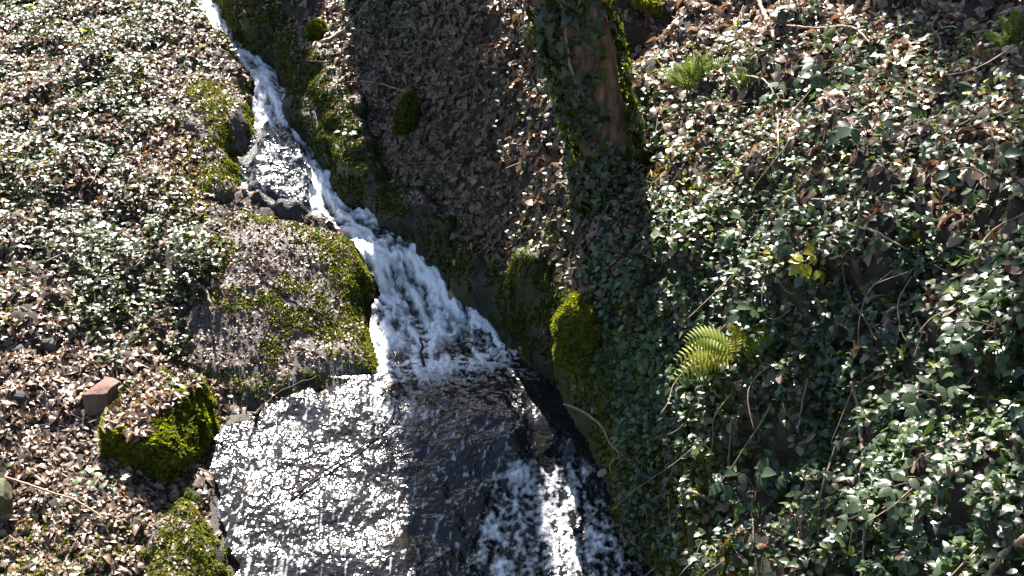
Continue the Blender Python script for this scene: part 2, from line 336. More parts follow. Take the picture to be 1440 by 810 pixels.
# ------------------------------------------------------------------ rock masses bedded in the banks
def poly_world(pp, zfun=None):
    return [tuple(p) for p in pp]
BV0 = BVHTree.FromPolygons(TP.tolist(), TF.tolist())
def hit(u, v, bv=None):
    d = Vector(raydir(u, v)).normalized(); r = (bv or BV0).ray_cast(Vector((0, 0, CAM_Z)), d)
    return np.array(r[0]) if r[0] is not None else at_z(u, v, 0)
ROCKS = []
def rockmass(name, label, cat, poly, height, rim=.1, moss=.3, wet=.2, seed=1, amp=1.0, res=.02, mat="rock", ridge=0.0, mossf=None, lean=0):
    """solid rock bulging out of the ground inside a polygon; its rim dives under the soil"""
    W = [hit(u, v)[:2] for u, v in poly]; xs = [p[0] for p in W]; ys = [p[1] for p in W]
    ax = np.arange(min(xs) - .05, max(xs) + .05, res); ay = np.arange(min(ys) - .05, max(ys) + .05, res)
    X, Y = np.meshgrid(ax, ay); x, y = X.ravel(), Y.ravel()
    q = np.stack([x, y, 0 * x], 1); xj = x + .05 * fbm(q, 4, 3, seed + 7); yj = y + .05 * fbm(q, 4, 3, seed + 9)
    W2 = [tuple(p) for p in W]; d, *_ = near_line(xj, yj, W2 + [W2[0]]); ins = inpoly(xj, yj, W2); sd_ = np.where(ins, d, -d)
    z0 = terrain(x, y)[0]
    e = np.clip((sd_ + .03) / rim, 0, 1); prof = np.sqrt(np.clip(1 - (1 - e) ** 2, 0, 1))
    z = z0 - .12 + (.12 + height) * prof
    z = z + ridge * noise(q * np.array([1, .4, 1]), 3, seed) * prof
    Nn = normals_grid(X, Y, z.reshape(X.shape)).reshape(-1, 3)
    P = displace(np.stack([x, y, z], 1), Nn, amp, seed * 13)
    if lean: P[:, :2] += np.array([-.8, -.6]) * (lean * prof * np.clip((sd_ + .03) / .1, 0, 1) * np.clip(1.25 - sd_ / .5, 0, 1))[:, None]
    keep = sd_ > -.035
    Fq = gridfaces(len(ax), len(ay)); Fq = Fq[keep[Fq].all(1)]
    use = np.unique(Fq); mp = np.full(len(P), -1); mp[use] = np.arange(len(use)); P = P[use]; Fq = mp[Fq]
    Nn = Nn[use]; u, v = px(P)
    ms = np.clip(moss + .9 * (fbm(P, 2.6, 3, seed + 31) > .25) * (moss > 0), 0, 1) if mossf is None else np.clip(mossf(u, v, P, Nn), 0, 1)
    # underside, so that it is a closed stone
    B = P.copy(); B[:, 2] = np.minimum(B[:, 2] - .25, P[:, 2].min() - .05)
    n = len(P)
    ed = np.concatenate([Fq[:, [0, 1]], Fq[:, [1, 2]], Fq[:, [2, 3]], Fq[:, [3, 0]]]); key = np.sort(ed, 1); kk = key[:, 0] * n + key[:, 1]
    uq, inv, cnt = np.unique(kk, return_inverse=True, return_counts=True); be = ed[cnt[inv] == 1]
    side = np.stack([be[:, 1], be[:, 0], be[:, 0] + n, be[:, 1] + n], 1)
    V = np.concatenate([P, B]); FF = np.concatenate([Fq, side, Fq[:, ::-1] + n])
    o = tag(obj(name, mesh(name, V, FF, M[mat], {"moss": np.concatenate([ms, ms]), "wet": np.full(2 * n, wet)})), label, cat)
    SURF.append((P, Fq, name)); ROCKS.append((P, Fq, ms, o)); return o
def noisy(P, f, s, th): return sstep(th - .2, th + .22, fbm(P, f, 4, s))
def slab_moss(u, v, P, Nn):
    edge = sstep(60, 10, np.abs((u - 505) - .35 * (v - 400)) ) * (v > 330)
    e2 = sstep(30, 5, np.abs(v - (300 + (u - 330) * .25))) * (u < 480)
    return edge * .95 + e2 * .5 * noisy(P, 6, 3, 0) + .9 * noisy(P, 4.5, 9, .42) + .4 * (v > 525) * noisy(P, 7, 13, .1)
rockmass("rock_slab", "broad grey rock slab littered with leaves and patched with moss, left of the foaming fall", "rock",
 [(322,285),(400,300),(470,318),(508,345),(535,392),(540,430),(530,470),(556,545),(455,558),(345,576),(262,520),(248,470),(275,430),(300,400),(312,340)], .035, .34, .3, .4, 4, .4, mossf=slab_moss)
rockmass("boulder", "rounded mossy boulder at the left edge of the upper waterfall", "rock",
 [(275,85),(318,88),(358,112),(364,150),(366,190),(345,240),(325,275),(280,280),(262,220),(258,150)], .06, .2, .4, .2, 6, .9,
 mossf=lambda u, v, P, Nn: .95 * noisy(P, 4, 5, -.05) * (u > 265) + .5 * (u > 345))
def lip_moss(u, v, P, Nn):
    dw = near_line(P[:, 0], P[:, 1], RXY)[0]; hz = P[:, 2] - zw_f(P[:, 0], P[:, 1])
    return .85 * sstep(.03, .13, hz) * sstep(.5, .2, dw) * noisy(P, 4, 6, -.3) * (Nn[:, 2] < .92)
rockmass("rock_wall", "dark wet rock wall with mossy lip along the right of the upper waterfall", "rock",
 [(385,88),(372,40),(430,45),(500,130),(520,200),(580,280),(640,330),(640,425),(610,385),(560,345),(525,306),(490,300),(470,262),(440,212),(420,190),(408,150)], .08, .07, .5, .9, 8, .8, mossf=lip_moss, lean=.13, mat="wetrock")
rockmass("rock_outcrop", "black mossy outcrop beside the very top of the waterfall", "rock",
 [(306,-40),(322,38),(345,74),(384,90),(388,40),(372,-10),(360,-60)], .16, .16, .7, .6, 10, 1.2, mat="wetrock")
rockmass("stream_rock", "wet ribbed rock in the stream, water film running down it left of the white fall", "rock",
 [(366,192),(400,190),(425,215),(436,262),(432,303),(400,308),(352,285),(345,240)], .12, .13, 0, 1, 12, .6, mossf=lambda u, v, P, Nn: 0 * u, mat="wetrock")
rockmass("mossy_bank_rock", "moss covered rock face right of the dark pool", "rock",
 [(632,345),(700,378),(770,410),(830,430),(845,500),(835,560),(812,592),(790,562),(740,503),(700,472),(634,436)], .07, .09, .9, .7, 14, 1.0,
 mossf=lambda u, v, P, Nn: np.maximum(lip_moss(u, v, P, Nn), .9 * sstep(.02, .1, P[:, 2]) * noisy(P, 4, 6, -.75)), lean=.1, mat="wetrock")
rockmass("low_rock", "low mossy rock at the bottom left beside the water sheet", "rock",
 [(200,790),(215,735),(268,712),(300,745),(328,812),(300,880),(215,880)], .1, .2, .8, .3, 16, 1.0, mossf=lambda u, v, P, Nn: .95 * noisy(P, 3.5, 8, -.3))
rockmass("cascade_rock", "mossy brown stone with stream water sliding over it beside the lower chute", "rock",
 [(716,660),(724,628),(745,622),(765,640),(762,668),(738,690)], .075, .1, .3, 1, 18, .5, res=.012, mossf=lambda u, v, P, Nn: .6 * noisy(P, 8, 6, 0), mat="wetrock")
rockmass("pale_stone", "pale grey stone wedged in the dark gap at the foot of the ivy bank", "rock",
 [(880,690),(885,672),(905,668),(922,690),(918,735),(898,745)], .1, .1, .1, .7, 20, .7, res=.012)

# ------------------------------------------------------------------ water
ax = np.arange(-4.9, 1.3, .0125); ay = np.arange(2.2, 14.2, .0125)
X, Y = np.meshgrid(ax, ay); x, y = X.ravel(), Y.ravel()
WP2 = WPOLY
insw = inpoly(x, y, WP2); dr = np.minimum(near_line(x, y, RXY)[0], near_line(x, y, LXY)[0])
keep = (insw | (dr < .05)) & ~((x < -1.0) & (y < 7.34) & (np.where(insw, dr, -dr) < -.01 + np.where(y > 6.85, .19, .09) * fbm(np.stack([x, y, 0 * x], 1), 4.5, 3, 91)))
idx = np.full(len(x), -1); idx[keep] = np.arange(keep.sum()); Fw = gridfaces(len(ax), len(ay)); Fw = idx[Fw]; Fw = Fw[(Fw >= 0).all(1)]
x, y, insw, dr = x[keep], y[keep], insw[keep], dr[keep]
z = zw_f(x, y); _, _, _, _, S, Tt = near_line(x, y, CL)
P0 = np.stack([x, y, z], 1); u, v = px(P0)
# foam: white on the falls, fading over the pool, plus painted sparkle
poolfade = (1 - sstep(455, 585, v + .42 * (u - 560) + 28 * fbm(P0, 3, 3, 77))) * sstep(500, 530, u)
edgefade = 1.0
falls = np.where(v < 440, 1.0, poolfade)
chute = sstep(640, 690, v) * sstep(-.05, .1, (u - (770 - .45 * (v - 640))) / 200 + .05) * (u > 640)
chute = np.where((v > 630) & (u > 690 - .3 * (v - 690)), np.clip((v - 635) / 25, 0, 1), 0)
chute = chute * sstep(0, .12, dr)
sheet = (v > 535 + .3 * np.maximum(u - 530, 0)) & (chute == 0)
fl = np.stack([S * 1.0, Tt * 3.2, 0 * S], 1)
st = fbm(fl, 5, 4, 21); st2 = fbm(fl * np.array([1.4, 1, 1]), 16, 3, 22)
iso = fbm(P0, 14, 3, 23); iso2 = fbm(P0, 38, 2, 24)
foam = falls * (.75 + .55 * st) + 0
foam = np.where(v < 440, .62 + .4 * st + .28 * st2, poolfade * .95 + .4 * st * poolfade + .25 * (poolfade - .4) * st2)
foam = np.where((v > 440) & (poolfade < .6), foam * .9 + .25 * np.clip(st2, 0, 1) * (v < 560), foam)
foam = foam + chute * (.27 + .12 * iso + .34 * iso2 + .2 * st)  # sun sparkle on the chute, painted white as foam stipple
rid = 1 - .75 * np.abs(fbm(P0 * np.array([1, 1, 0]) + .12 * np.stack([st, iso, 0 * st], 1), 4.5, 3, 25)) * 3
foam = np.where((v > 436) & (u > 510) & (chute == 0), poolfade * (.42 + .6 * np.clip(rid, 0, 1) + .35 * st + .1 * st2), foam)
foam = foam + .5 * np.clip(rid, 0, 1) * ((v > 440) & (u > 520)) * sstep(640, 500, v + .3 * (u - 600)) * (poolfade < .9)
foam = np.clip(foam, 0, 1.1) + .45 * sheet * np.clip(st2 - .12, 0, 1)  # pale glare streaks on the sheet, painted in through the foam value
rockfilm = inpoly(u + 8 * iso, v + 8 * iso, [(362,186),(402,190),(428,215),(438,262),(434,306),(395,312),(345,290),(340,240)])
foam = np.where(rockfilm, .1 + .3 * np.clip(st2, 0, 1), foam)
fal = np.clip(falls + .55 * chute, 0, 1)
fal = np.where(rockfilm, .15, fal)
dz = fal * (.022 * st + .011 * st2 + .003 * iso + .0025 * iso2) + .020 * np.clip(falls, 0, 1) * fbm(P0, 6, 2, 29)
dz = dz + sheet * (.0045 * iso + .002 * iso2 + .003 * st2 + .042 * fbm(P0, 2.6, 3, 28) ) + (1 - fal) * (~sheet) * (.0035 * iso + .0015 * iso2 + .003 * st2)
V = P0.copy(); V[:, 2] += dz + .07 * rockfilm * sstep(0, .1, dr) + .012 * np.where(v < 440, 1, 0)
tag(obj("stream", mesh("stream", V, Fw, M["water"], {"foam": np.clip(foam, 0, 1), "ripple": np.where(sheet | (chute > 0) | rockfilm, 1.0, .35), "bed": np.where(sheet, .5 + .5 * np.clip(iso, -1, 1), 0)})), "foaming stream falling through a pool to a glittering sheet", "stream", kind="structure")
WATER = (V, Fw)

# ------------------------------------------------------------------ one ray-cast tree over all solid surfaces
def all_bvh(extra=()):
    VV, FF, n = [], [], 0
    for P, Fq, _ in SURF: VV.append(P); FF.append(Fq + n); n += len(P)
    for P, Fq in extra: VV.append(P); FF.append(Fq + n); n += len(P)
    return BVHTree.FromPolygons(np.concatenate(VV).tolist(), np.concatenate(FF).tolist())
BV = all_bvh([WATER])
def spot(u, v): 
    d = Vector(raydir(u, v)).normalized(); r = BV.ray_cast(Vector((0, 0, CAM_Z)), d)
    return (np.array(r[0]), np.array(r[1])) if r[0] is not None else (at_z(u, v, 0), np.array([0, 0, 1.0]))

# ------------------------------------------------------------------ leaves
def template(outline, ribs, curl=.2, fold=.2, bend=.2, twist=0.):
    V, Fc = [], []
    m = len(outline)
    for (ox, oy), r in zip(outline, ribs): V += [(0, r, 0), (ox, oy, 0), (-ox, oy, 0)]
    V = np.array(V, float)
    V[:, 2] = fold * np.abs(V[:, 0]) - curl * V[:, 0] ** 2 * 2 - bend * V[:, 1] ** 2 + twist * V[:, 0] * V[:, 1]
    for i in range(m - 1):
        a = 3 * i; b = a + 3; Fc += [(a, a + 1, b + 1, b), (b, b + 2, a + 2, a)]
    V[:, 1] -= .0
    return V, np.array(Fc)
O_IVY = ([(.02, 0), (.36, -.12), (.52, .16), (.27, .34), (.2, .66), (.01, 1)], [0, .05, .2, .4, .66, 1])
O_OV = ([(.02, 0), (.2, .1), (.33, .32), (.3, .58), (.16, .84), (.01, 1)], [0, .12, .33, .58, .84, 1])
O_OAK = ([(.02, 0), (.14, .15), (.27, .27), (.17, .4), (.34, .55), (.2, .68), (.24, .84), (.01, 1)], [0, .14, .28, .42, .56, .7, .84, 1])
O_RND = ([(.02, 0), (.3, -.1), (.5, .15), (.52, .45), (.34, .75), (.01, .88)], [0, .05, .2, .45, .7, .88])
def tset(outl, n, c=(.0, .5), f=(.05, .4), b=(0, .4), tw=.3, s=1):
    r = random.Random(s)
    return [template(*outl, r.uniform(*c), r.uniform(*f), r.uniform(*b), r.uniform(-tw, tw)) for _ in range(n)]
T_IVY, T_OV, T_RND = tset(O_IVY, 5), tset(O_OV, 5), tset(O_RND, 4, b=(0, .2))
T_LIT = tset(O_OAK, 5, (-.9, 1.2), (-.5, .7), (-.7, .8), 1.2) + tset(O_OV, 5, (-.9, 1.2), (-.5, .8), (-.7, .8), 1.2)
def moss_template(r):
    V, Fc = [], []
    for k in range(6):
        a = r.uniform(0, 6.28); l = r.uniform(.6, 1); t = r.uniform(.25, 1.0); d = np.array([math.cos(a) * t, math.sin(a) * t, 1 - .4 * t]); s = np.array([-math.sin(a), math.cos(a), 0]) * .22
        b = len(V); V += [s * .6, -s * .6, d * l * .6 - s, d * l * .6 + s, d * l]
        Fc += [(b, b + 1, b + 2, b + 3), (b + 3, b + 2, b + 4, b + 4)]
    V = np.array(V)
    return V, [f if f[2] != f[3] else f[:3] for f in Fc]
def scatter(name, temps, P, Nrm, size, mat, up=.5, jit=.35, tint=None, parent=None, head=None, lift=.01, origin=(0, 0, 0)):
    """one mesh of many leaves: P positions, Nrm surface normals"""
    n = len(P); nn = up * np.array([0, 0, 1.0]) + (1 - up) * Nrm + rng.normal(0, jit, (n, 3)); nn /= np.linalg.norm(nn, axis=1)[:, None]
    h = rng.normal(0, 1, (n, 3)) if head is None else head + rng.normal(0, .5, (n, 3))
    h -= nn * (h * nn).sum(1)[:, None]; h /= np.linalg.norm(h, axis=1)[:, None]; sd_ = np.cross(h, nn)
    tint = rng.random(n) if tint is None else tint
    which = rng.integers(0, len(temps), n); VV, FF, TT, k0 = [], {}, [], 0
    for k, (tv, tf) in enumerate(temps):
        i = np.where(which == k)[0]
        if not len(i): continue
        s = np.asarray(size)[i][:, None, None]
        q = P[i][:, None] + lift * Nrm[i][:, None] + s * (tv[None, :, 0:1] * sd_[i][:, None] + tv[None, :, 1:2] * h[i][:, None] + tv[None, :, 2:3] * nn[i][:, None])
        m = len(tv); VV.append(q.reshape(-1, 3)); TT.append(np.repeat(tint[i], m))
        byn = {}
        for f in (tf.tolist() if isinstance(tf, np.ndarray) else tf): byn.setdefault(len(f), []).append(f)
        for c, fl_ in byn.items():
            FF.setdefault(c, []).append((np.array(fl_)[None] + (k0 + np.arange(len(i)) * m)[:, None, None]).reshape(-1, c))
        k0 += len(i) * m
    return obj(name, mesh(name, np.concatenate(VV) - np.array(origin), [np.concatenate(f) for f in FF.values()], mat, {"tint": np.concatenate(TT)}), parent)
def sample(P, Fq, n):
    a, b, c, d = (P[Fq[:, k]] for k in range(4)); cr = np.cross(c - a, d - b); ar = np.linalg.norm(cr, axis=1) / 2; Nn = cr / (2 * ar[:, None] + 1e-12)
    i = rng.choice(len(Fq), n, p=ar / ar.sum()); s, t = rng.random((2, n, 1))
    p = (1 - s) * (1 - t) * a[i] + s * (1 - t) * b[i] + s * t * c[i] + (1 - s) * t * d[i]
    return p, Nn[i], ar.sum()
def pool():
    """candidate points, uniform per square metre, over the ground and rocks that matter"""
    PP, NN, WW = [], [], []
    cen = TP[TF].mean(1); u, v = px(cen); m = (u > -350) & (u < 1800) & (v > -260) & (v < 1150) & (cen[:, 1] > 2.4) & ~(INS[TF].any(1))
    for k, (P, Fq) in enumerate([(TP, TF[m])] + [(r[0], r[1]) for r in ROCKS]):
        c = Fq; A = sample(P, c, 1)[2]; p, n_, _ = sample(P, c, int(A * 2600)); n_ = np.where(n_[:, 2:3] < 0, -n_, n_)
        PP.append(p); NN.append(n_); WW.append(np.full(len(p), k))
    return np.concatenate(PP), np.concatenate(NN), np.concatenate(WW)
CP, CN, CK = pool(); CU, CV = px(CP)
# candidates buried beneath a rock mass or under water are dropped
def buried(P):
    out = np.zeros(len(P), bool)
    for i, p in enumerate(P.tolist()):
        r = BV.ray_cast(Vector((p[0], p[1], p[2] + .02)), Vector((0, 0, 1)), .5)
        out[i] = r[0] is not None and r[1].z > 0
    return out
UNB = ~buried(CP + CN * .01)
print("candidates", len(CP), UNB.sum())
JU = CU + 22 * fbm(CP, 2.2, 3, 61); JV = CV + 22 * fbm(CP, 2.2, 3, 62)
def density(polys, base=0.0):
    d = np.full(len(CP), base)
    for val, poly in polys:
        d[inpoly(np.clip(JU, 2, 1438), np.clip(JV, 2, 808), poly)] = val
    return d
clump = fbm(CP, 2.6, 3, 63)
IVY = density([(.55, [(0,0),(282,0),(312,70),(310,120),(250,170),(215,190),(120,150),(0,90)]), (.3, [(0,90),(120,150),(215,190),(190,230),(0,200)]),
 (.45, [(0,200),(190,230),(265,260),(300,310),(300,350),(250,350),(100,380),(0,340)]), (1.0, [(90,340),(280,330),(300,400),(290,450),(200,480),(110,460)]),
 (.25, [(0,340),(90,380),(110,460),(0,480)]), (.5, [(130,470),(300,450),(250,500),(150,520)]), (.06, [(0,600),(110,600),(110,810),(0,810)]),
 (.03, [(400,60),(740,0),(830,330),(820,440),(640,360),(480,220)]), (.4, [(480,0),(600,0),(600,70),(520,60)]),
 (.2, [(880,100),(1000,60),(1440,40),(1440,340),(1000,280),(880,240)]), (.6, [(830,240),(1000,280),(1440,340),(1440,812),(900,812),(870,640),(840,440)]),
 (1.0, [(1130,430),(1440,400),(1440,812),(1120,812)]), (.18, [(930,640),(1110,640),(1110,812),(930,812)])])
LIT = density([(.85, [(0,0),(300,0),(310,330),(0,340)]), (.9, [(0,100),(220,180),(300,260),(260,290),(0,250)]), (.9, [(0,380),(300,430),(330,810),(0,810)]),
 (1.0, [(380,40),(480,0),(900,0),(900,330),(830,440),(640,365),(480,215)]), (.85, [(860,0),(1440,0),(1440,812),(880,812),(850,480)]), (.45, [(1130,430),(1440,400),(1440,812),(1120,812)]), (.25, [(920,620),(1110,650),(1110,812),(920,812)])], .3)
def pick(dens, per_m2):
    return np.where(UNB & (rng.random(len(CP)) < np.clip(dens * per_m2 / 2600, 0, 1)))[0]
onrock = CK > 0
steepc = CN[:, 2] < .45
inframe = (CU > -120) & (CU < 1560) & (CV > -120) & (CV < 950)
UP0 = np.array([0, 0, 1.0])
# dead leaves
right_b = CU > 840 - .0 * CV
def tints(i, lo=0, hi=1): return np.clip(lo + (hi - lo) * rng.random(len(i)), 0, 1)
lit_ok = ~onrock & ~(steepc & (WALL.mean() > 9))
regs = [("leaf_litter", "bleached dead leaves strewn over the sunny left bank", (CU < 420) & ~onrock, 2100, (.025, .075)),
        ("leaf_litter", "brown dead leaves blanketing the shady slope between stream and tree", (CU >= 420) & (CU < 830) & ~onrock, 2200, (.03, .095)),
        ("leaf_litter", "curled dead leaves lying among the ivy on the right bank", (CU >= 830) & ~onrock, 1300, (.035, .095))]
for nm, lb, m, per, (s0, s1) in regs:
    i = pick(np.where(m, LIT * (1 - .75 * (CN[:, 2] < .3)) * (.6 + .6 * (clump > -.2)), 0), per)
    o = scatter(nm, T_LIT, CP[i], CN[i], s0 + (s1 - s0) * rng.random(len(i)) ** 1.6, M["litter"], (.85 if 'sunny' in lb else .4), .24, tints(i, 0, .72) if 'shady' in lb else None, lift=.012)  # shady slope: its shade is put into the leaf colour, darker tints only
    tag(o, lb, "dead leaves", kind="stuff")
# wet leaf flakes lying on the rocks
DWR = np.minimum(near_line(CP[:, 0], CP[:, 1], RXY)[0], near_line(CP[:, 0], CP[:, 1], LXY)[0])
flat = onrock & (CN[:, 2] > .74) & ~np.isin(CK, [5, 8]) & (DWR > .1)
i = pick(np.where(flat, .75 + .25 * (clump > 0), 0), 2500)
tag(scatter("leaf_litter", T_LIT, CP[i], CN[i], rng.uniform(.016, .05, len(i)), M["litter"], .05, .13, tints(i, .05, .9), lift=.004), "flattened wet grey leaves plastered on the rock tops by the stream", "dead leaves", kind="stuff")
# ivy
left = CU < 430
i = pick(np.where(left & ~onrock, IVY * (.3 + 1.2 * (clump > -.05)), 0), 1100)
q_ = CP[i] + UP0 * (rng.random((len(i), 1)) * (.03 + .13 * (IVY[i] > .9) * (clump[i] > -.1) + .08 * np.clip(clump[i], 0, 1))[:, None])
tag(scatter("ivy_cover", T_IVY + T_OV[:2], q_, CN[i], rng.uniform(.03, .056, len(i)), M["ivy"], .85, .24, lift=.035), "glossy ivy carpeting the sunlit left bank", "ivy", kind="stuff")
i = pick(np.where(~left & ~onrock, IVY * (.75 + .6 * (clump > -.1)), 0), 2000)
q_ = CP[i] + (CN[i] * .6 + UP0 * .4) * (rng.random((len(i), 1)) * (.02 + .14 * np.clip(clump[i] + .1, 0, 1))[:, None])
tag(scatter("ivy_cover", T_IVY + T_OV, q_, CN[i], rng.uniform(.022, .05, len(i)) * (1 + .35 * rng.random(len(i)) * (CV[i] > 330)), M["ivyr"], .68, .3, lift=.04), "small leaved ivy and creepers covering the steep right bank", "ivy", kind="stuff")
i = pick(np.where(density([(1, [(845,475),(900,465),(960,490),(970,560),(900,570),(850,540)])]), 1, 0), 1500)
tag(scatter("ground_ivy", T_RND, CP[i], CN[i], rng.uniform(.018, .058, len(i)), M["ground_ivy"], .5, .4, lift=.05), "patch of pale round leaved ground ivy right of the sunlit moss cushion", "ground ivy", kind="stuff")
# moss
rr = random.Random(3); T_MOSS = [moss_template(rr) for _ in range(6)]
gi = np.where(CK == 0)[0]
md = np.zeros(len(CP)); w_ = near_line(CP[:, 0], CP[:, 1], RXY)[0]; wl = near_line(CP[:, 0], CP[:, 1], LXY)[0]
md = np.where(CK == 0, np.where((w_ < .3), .7, 0) + .8 * (density([(1, [(0,740),(90,730),(110,760),(60,812),(0,812)]), (1, [(100,760),(190,725),(250,740),(330,812),(90,812)]), (.8,[(255,100),(300,100),(310,380),(270,400),(250,330)]), (.6,[(890,200),(980,200),(1000,330),(880,330)])]) > 0) * (clump > -.35), md)
i = pick(md, 2600)
tag(scatter("moss", T_MOSS, CP[i], CN[i], rng.uniform(.018, .035, len(i)), M["moss"], .2, .3, lift=0), "tufted moss on the soil beside stream and paths of seep", "moss", kind="stuff")
for P, Fq, ms, o in ROCKS:
    if ms.max() < .2: continue
    A = sample(P, Fq, 1)[2]; p, n_, _ = sample(P, Fq, int(A * 6500)); n_ = np.where(n_[:, 2:3] < 0, -n_, n_)
    from_v = KD = None
    # moss strength of the closest vertex, by the face sampled again on a coarse grid
    key = {}
    gq = np.round(P[:, :2] / .03).astype(int)
    for a, b in zip(map(tuple, gq), ms): key[a] = max(key.get(a, 0), b)
    pm = np.array([key.get(tuple(k), 0) for k in np.round(p[:, :2] / .03).astype(int)])
    b_ = ~buried(p + n_ * .01); k = b_ & (rng.random(len(p)) < pm * .8)
    if k.sum() > 20:
        scatter("moss", T_MOSS, p[k], n_[k], rng.uniform(.01, .025, k.sum()), M["moss"], .1, .35, rng.random(k.sum()) * (.55 if "wall" in o.name or "bank" in o.name else 1), parent=o, lift=0)


# ------------------------------------------------------------------ blocks, stones and moss cushions
def blockmesh(corner_top, zb, flare, n=22, rnd=.25, amp=.02, seed=1, f=5):
    """rounded block: four top corners (world), vertical extent down to zb; returns welded verts/quads"""
    A, B, C, D = [np.array(c) for c in corner_top]; cen = (A + B + C + D) / 4
    t = np.linspace(-1, 1, n); VV, FF, k = [], [], 0
    for axn in range(3):
        for sgn in (-1, 1):
            a, b = np.meshgrid(t, t); q = np.zeros((n * n, 3)); o = [i for i in range(3) if i != axn]
            q[:, o[0]] = a.ravel(); q[:, o[1]] = b.ravel(); q[:, axn] = sgn
            fl_ = (sgn > 0) ^ (axn == 1); Fq = gridfaces(n, n); VV.append(q); FF.append((Fq if fl_ else Fq[:, ::-1]) + k); k += n * n
    q = np.concatenate(VV); Fq = np.concatenate(FF)
    key = np.round((q + 1) * 1000).astype(np.int64); _, first, inv = np.unique(key[:, 0] * 10 ** 8 + key[:, 1] * 10 ** 4 + key[:, 2], return_index=True, return_inverse=True)
    q = q[first]; Fq = inv.ravel()[Fq]
    r = q / np.linalg.norm(q, axis=1)[:, None]; q = q * (1 - rnd) + r * rnd * 1.15
    s, tt = (q[:, 0:1] + 1) / 2, (q[:, 1:2] + 1) / 2
    P = (1 - s) * (1 - tt) * A + s * (1 - tt) * B + s * tt * C + (1 - s) * tt * D
    h = (1 - q[:, 2:3]) / 2; P = P + (P - cen) * h * flare; P[:, 2] = P[:, 2] * (1 - h[:, 0]) + zb * h[:, 0]
    P += amp * np.stack([fbm(P, f, 4, seed + 5 * j) for j in range(3)], 1)
    return P, Fq
def vnorm(P, Fq):
    a, b, c, d = (P[Fq[:, k]] for k in range(4)); fn = np.cross(c - a, d - b); Nn = np.zeros_like(P)
    for k in range(4): np.add.at(Nn, Fq[:, k], fn)
    return Nn / (np.linalg.norm(Nn, axis=1)[:, None] + 1e-9)
def outward(P, n_, c): return n_ * np.sign(((P - c) * n_).sum(1))[:, None]
ZT = .33
cor = [at_z(130, 606, ZT - .02), at_z(226, 622, ZT - .02), at_z(297, 512, ZT), at_z(190, 520, ZT + .02)]
bp, bf = blockmesh(cor, -.32, .05, 30, .42, .05, 3, 4)
root = thing("mossy_block", "squared boulder with thick yellow-green moss on its sides and dead leaves on top", "boulder", tuple(np.array(cor).mean(0) * [1, 1, 0]))
org = np.array(root.location)
obj("stone", mesh("stone", bp - org, bf, M["rock"], {"moss": np.full(len(bp), .8), "wet": np.full(len(bp), .1)}), root)
p, n_, _ = sample(bp, bf, 16000); n_ = outward(p, n_, bp.mean(0)); ub, vb = px(p); topd = (n_[:, 2] > .55) & (ub + .72 * (vb - 510) < 290 + 18 * fbm(p, 7, 2, 5)) & (vb < 612 + 12 * fbm(p, 7, 2, 6))
k = (p[:, 2] > -.12) & (~topd | (rng.random(len(p)) < .08 + .6 * (fbm(p, 5, 2, 4) > .35)))
scatter("moss", T_MOSS, p[k], n_[k], rng.uniform(.018, .05, k.sum()), M["moss"], .15, .4, tints(np.where(k)[0], .3, 1), root, lift=0, origin=org)
k = topd & (rng.random(len(p)) < .3)
tag(scatter("leaf_litter", T_LIT, p[k], n_[k], rng.uniform(.04, .075, k.sum()), M["litter"], .3, .3, None, None, lift=.025), "pale dead leaves lying on top of the squared mossy boulder", "dead leaves", kind="stuff")
k = topd & (rng.random(len(p)) < .05) & (px(p)[1] < 560)
tag(scatter("ivy_sprig", T_IVY, p[k], n_[k], rng.uniform(.03, .05, k.sum()), M["ivy"], .6, .3, tints(np.where(k)[0], .5, 1), None, lift=.04), "bright ivy leaves creeping over the far edge of the squared mossy boulder", "ivy", kind="stuff")

def stone(name, label, cat, cor, drop, mat, rnd, amp, seed, moss=0, f=6, wet=.1):
    P, Fq = blockmesh(cor, min(c[2] for c in cor) - drop, .05, 18, rnd, amp, seed, f)
    return tag(obj(name, mesh(name, P, Fq, M[mat], {"moss": np.full(len(P), moss), "wet": np.full(len(P), wet)})), label, cat), P, Fq
z_ = spot(140, 565)[0][2] + .13
stone("stone", "smooth reddish brown stone lying behind the squared mossy boulder", "stone", [at_z(114, 556, z_), at_z(150, 553, z_), at_z(173, 536, z_), at_z(146, 529, z_)], .3, "redstone", .12, .012, 5)
z_ = spot(4, 700)[0][2] + .2
stone("stone", "round olive brown stone cut off by the left edge of the picture", "stone", [at_z(-60, 690, z_), at_z(8, 690, z_), at_z(6, 660, z_), at_z(-50, 660, z_)], .4, "rock", .6, .02, 9, .55)
for (u, v, sx, lb, sd0) in [(28, 558, .05, "small tan stone among dead leaves at the left edge", 3), (70, 482, .06, "flat grey stone half buried in leaves below the left ivy", 4), (30, 491, .055, "pale brown stone beside a flat grey one at the far left", 6), (215, 512, .025, "tiny ochre pebble under the left ivy", 7)]:
    c = spot(u, v)[0]; stone("stone", lb, "stone", [c + np.array(q) * sx + [0, 0, sx * .55] for q in ((-1.3, -.8, 0), (1.2, -.9, -.1), (1, .8, .1), (-1, .9, 0))], .15, "rock" if sd0 != 7 else "redstone", .6, sx * .25, sd0)

